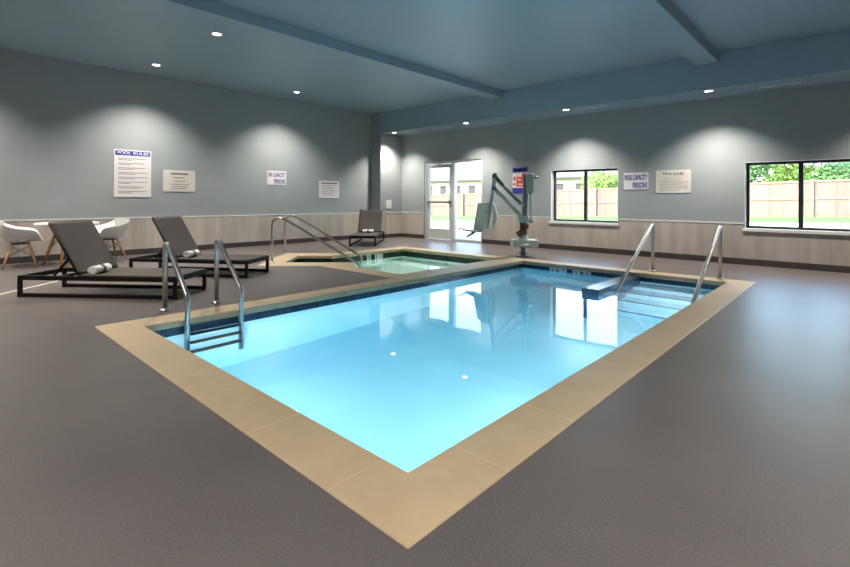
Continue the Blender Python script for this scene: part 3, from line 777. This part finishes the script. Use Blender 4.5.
for x, y in ((-9.53, .1), (-7.06, .13), (-7.06, -2.8), (-9.53, -2.8), (-4.0, -.6), (-.2, -.6), (-4.0, -3.2), (-.2, -3.2), (1.2, 2.2), (1.2, 5.2), (3.2, -.6), (3.2, 2.2), (3.2, 5.2)):
    downlight(x, y, ZC, 'unseen ceiling downlight, added to light the room', PW)  # unseen lamps added to light the room; the first follows a wall glow
for x0, x1, y, t in ((-1.25, -.70, 9.34, 'white slot air diffuser in the soffit near the right window'), (-4.28, -3.67, 9.20, 'white slot air diffuser in the soffit right of the left window lamp')):
    r = thing('slot_diffuser', t, 'air vent', ((x0+x1)/2, y, ZS), 0, 'slot diffusers in the soffit'); hw = (x1-x0)/2
    b = MB(); b.box((-hw, -.035, -.008), (hw, -.012, 0)); b.box((-hw, .012, -.008), (hw, .035, 0)); b.box((-hw, -.012, -.006), (-hw+.02, .012, 0)); b.box((hw-.02, -.012, -.006), (hw, .012, 0)); b.build('frame', 'slot_white', r)
    b = MB(); b.box((-hw+.02, -.012, -.003), (hw-.02, .012, 0)); b.build('slot', 'lift_dark', r)

# thin pale joint strip in the deck, running at 45 degrees towards the left wall
b = MB(); R_ = Matrix.Translation((-7.5, .998, 0)) @ Matrix.Rotation(math.radians(135), 4, 'Z'); b.box((-1.4, -.013, 0), (1.2, .013, .003), R_)
struct(b.build('trim_4', 'strip'))

# ------------------------------------------------------------------ outside
YG = 29.7
def gz(x): return .33+.0255*(x+2.2)
def sheet(name, pts, m):
    b = MB(); v = [b.bm.verts.new(p) for p in pts]; b.bm.faces.new(v); bmesh.ops.recalc_face_normals(b.bm, faces=b.bm.faces[:])
    return b.build(name, m)
xa, xb = -55, 18
def ground(name, rows, m):
    b = MB(); n = 24; R = []
    for yy, dz in rows:
        R.append([b.bm.verts.new((xa+(xb-xa)*i/n, yy(xa+(xb-xa)*i/n) if callable(yy) else yy, dz(xa+(xb-xa)*i/n))) for i in range(n+1)])
    for p, q in zip(R, R[1:]):
        for i in range(n): b.bm.faces.new((p[i], p[i+1], q[i+1], q[i]))
    return struct(b.build(name, m))
edge = lambda x: 25.0+.115*(x+2) if x < -2 else 25.0
ground('pavement', [(YF+WT, lambda x: -.06), (edge, lambda x: gz(x)-.13)], 'concrete')
ground('lawn', [(edge, lambda x: gz(x)-.125), (29.7, lambda x: gz(x)), (62, lambda x: gz(x))], 'grass')
fn = thing('wooden_fence', 'long reddish board fence with posts across the lawn outside', 'fence', (-15, YG, 0))
b = MB(); x = -48
while x < 14:
    z = gz(x); b.box((x+15, -.012, z-.05), (x+15+.141, .012, z+1.80+random.uniform(-.008, .008))); x += .145
b.build('board_panel', 'fence', fn)
for zr in (.86, 1.70):
    b = MB(); v = []
    for xx in (-48, 14):
        for yy, dz in ((-.06, 0), (-.012, 0), (-.012, .10), (-.06, .10)): v.append(b.bm.verts.new((xx+15, yy, gz(xx)+zr+dz)))
    for f in ((0,1,2,3), (7,6,5,4), (0,4,5,1), (1,5,6,2), (2,6,7,3), (3,7,4,0)): b.bm.faces.new([v[i] for i in f])
    b.build('rail', 'fence_post', fn)
x = -1.77-3.6*13
while x < 14:
    z = gz(x); b = MB(); b.box((x+15-.06, -.17, z-.1), (x+15+.06, -.06, z+1.86)); b.build('post', 'fence_post', fn, .01); x += 3.6
def house(label, x0, x1, y0, y1, ze, zr):
    g = gz((x0+x1)/2); r = thing('house', label, 'house', ((x0+x1)/2, (y0+y1)/2, g)); hx, hy = (x1-x0)/2, (y1-y0)/2; ze -= g; zr -= g
    b = MB(); b.box((-hx, -hy, -.2), (hx, hy, ze)); b.build('wall', 'house_wall', r)
    b = MB(); e = .6
    def prism(z0, zt, e, b=b):
        v = [b.bm.verts.new(p) for p in ((-hx-e, -hy-e, z0), (hx+e, -hy-e, z0), (hx+e, hy+e, z0), (-hx-e, hy+e, z0), (-hx-e+2.5, 0, zt), (hx+e-2.5, 0, zt))]
        for f in ((0,1,5,4), (2,3,4,5), (1,2,5), (3,0,4), (3,2,1,0)): b.bm.faces.new([v[i] for i in f])
    prism(ze+.16, zr, e); b.build('roof', 'shingle', r)
    b = MB(); b.box((-hx-e, -hy-e, ze-.06), (hx+e, hy+e, ze+.158)); b.build('fascia', 'fascia', r)
    for k in range(int(hx)):
        xx = -hx+1.2+k*2.1
        if xx+1 > hx: break
        b = MB(); b.box((xx, -hy-.04, ze-1.75), (xx+.95, -hy-.002, ze-.45)); w_ = b.build('window', 'fascia', r)
    return r
house('long pale house with grey roof beyond the fence, seen through the glass door', -42, -17.5, 42, 52, 3.15, 6.6)
house('small pale house glimpsed between trees through the right window', -4.6, 1.8, 46, 53, 3.6, 5.2)
def tree(x, y, h, rad, m, label, n=2600):
    z = gz(x); r = thing('tree', label, 'tree', (x, y, z), random.random()*6, 'trees behind the fence')
    b = MB(); b.tube([(0, 0, -.1), (.05, .02, h*.35), (-.03, .05, h*.75)], .12, 10, radii=[.14, .11, .05])
    for k in range(5):
        a = k*1.3; b.tube([(0, 0, h*(.25+.08*k)), (math.cos(a)*rad*.6, math.sin(a)*rad*.6, h*(.5+.09*k))], .04, 6)
    b.build('trunk', 'bark', r)
    b = MB(); blobs = [(random.uniform(-.55, .55)*rad, random.uniform(-.5, .5)*rad, h*random.uniform(.35, .85), rad*random.uniform(.35, .6)) for _ in range(11)]
    for _ in range(n):
        bx, by, bz, br = random.choice(blobs)
        d = Vector((random.gauss(0, 1), random.gauss(0, 1), random.gauss(0, 1))).normalized()*br*random.uniform(.55, 1.05)
        c = Vector((bx, by, bz))+d
        u = Vector((random.gauss(0, 1), random.gauss(0, 1), random.gauss(0, 1))).normalized(); w_ = u.orthogonal().normalized(); s = random.uniform(.08, .17)
        b.bm.faces.new([b.bm.verts.new(c+u*s), b.bm.verts.new(c+w_*s*.5), b.bm.verts.new(c-u*s), b.bm.verts.new(c-w_*s*.5)])
    b.build('foliage', m, r)
for i, (x, y, h, rad, mm, lb) in enumerate([
    (-5.6, 33.5, 4.6, 2.0, 'leaf', 'dark green tree behind the fence at the left edge of the right window'),
    (-3.3, 34.5, 3.9, 1.7, 'leaf2', 'yellow-green tree behind the fence in the left pane of the right window'),
    (-.9, 33.6, 2.9, 1.5, 'leaf', 'low bush behind the fence at the right window mullion'),
    (.8, 34.2, 4.4, 1.8, 'leaf', 'tall green tree behind the fence in the right pane of the right window'),
    (3.2, 34.0, 4.6, 2.0, 'leaf2', 'yellow-green tree behind the fence at the right edge of the photo'),
    (-13.2, 33.5, 3.1, 2.0, 'leaf2', 'pale green tree behind the fence in the right pane of the left window')]):
    if i in (1, 3): x, y, h = x*1.14, y+4.6, h*1.12
    tree(x, y, h, rad, mm, lb)

# ------------------------------------------------------------------ light
wd = bpy.data.worlds.new('sky'); S.world = wd; wd.use_nodes = True
N = wd.node_tree.nodes; L = wd.node_tree.links
sky = N.new('ShaderNodeTexSky'); sky.sky_type = 'NISHITA'; sky.sun_disc = False; sky.sun_elevation = math.radians(42); sky.sun_rotation = math.radians(200); sky.air_density = 1.3; sky.dust_density = 2.5; sky.ozone_density = 1.5
bg = N['Background']; L.new(sky.outputs[0], bg.inputs['Color']); bg.inputs['Strength'].default_value = .68
sun = bpy.data.lights.new('sun', 'SUN'); sun.energy = 1.8; sun.angle = .02; sun.color = (1, .95, .88)
so = bpy.data.objects.new('sun', sun); COL.objects.link(so); so.rotation_euler = (math.radians(48), 0, math.radians(-20)); so.location = (0, 0, 20)
for cx, cz, w, h in (((D0+D1)/2, DZ/2, D1-D0, DZ), (sum(W1)/2, (WZ0+WZ1)/2, 1.5, WZ1-WZ0), (sum(W2)/2, (WZ0+WZ1)/2, 1.5, WZ1-WZ0)):
    li = bpy.data.lights.new('sky_portal', 'AREA'); li.shape = 'RECTANGLE'; li.size = w; li.size_y = h; li.cycles.is_portal = True
    o = bpy.data.objects.new('sky_portal', li); COL.objects.link(o); o.location = (cx, YF+WT+.02, cz); o.rotation_euler = (-PI/2, 0, 0)

# ------------------------------------------------------------------ camera
F_, TH, U0, V0, ROLL, CH = 473.42, .7407, 428.63, 199.52, .0054, 1.1
cd = bpy.data.cameras.new('camera'); cam = bpy.data.objects.new('camera', cd); COL.objects.link(cam)
cd.sensor_fit = 'HORIZONTAL'; cd.sensor_width = 36; cd.lens = F_/850*36; cd.clip_start = .05; cd.clip_end = 300
cd.shift_x = -(U0-425)/850; cd.shift_y = -(283.5-V0)/850
rt = Vector((math.cos(TH), math.sin(TH), 0)); fw = Vector((-math.sin(TH), math.cos(TH), 0)); up = Vector((0, 0, 1))
c, s = math.cos(ROLL), math.sin(ROLL)
xa_, ya_, za_ = rt*c+up*s, up*c-rt*s, -fw
mw = Matrix((( xa_.x, ya_.x, za_.x, 0), (xa_.y, ya_.y, za_.y, 0), (xa_.z, ya_.z, za_.z, CH), (0, 0, 0, 1)))
cam.matrix_world = mw
S.camera = cam

S.view_settings.view_transform = 'Standard'; S.view_settings.look = 'None'; S.view_settings.gamma = 1; S.view_settings.use_curve_mapping = False
S.view_settings.exposure = 1.24
S.cycles.use_denoising = True
S.cycles.max_bounces = 14; S.cycles.diffuse_bounces = 6; S.cycles.sample_clamp_indirect = 6
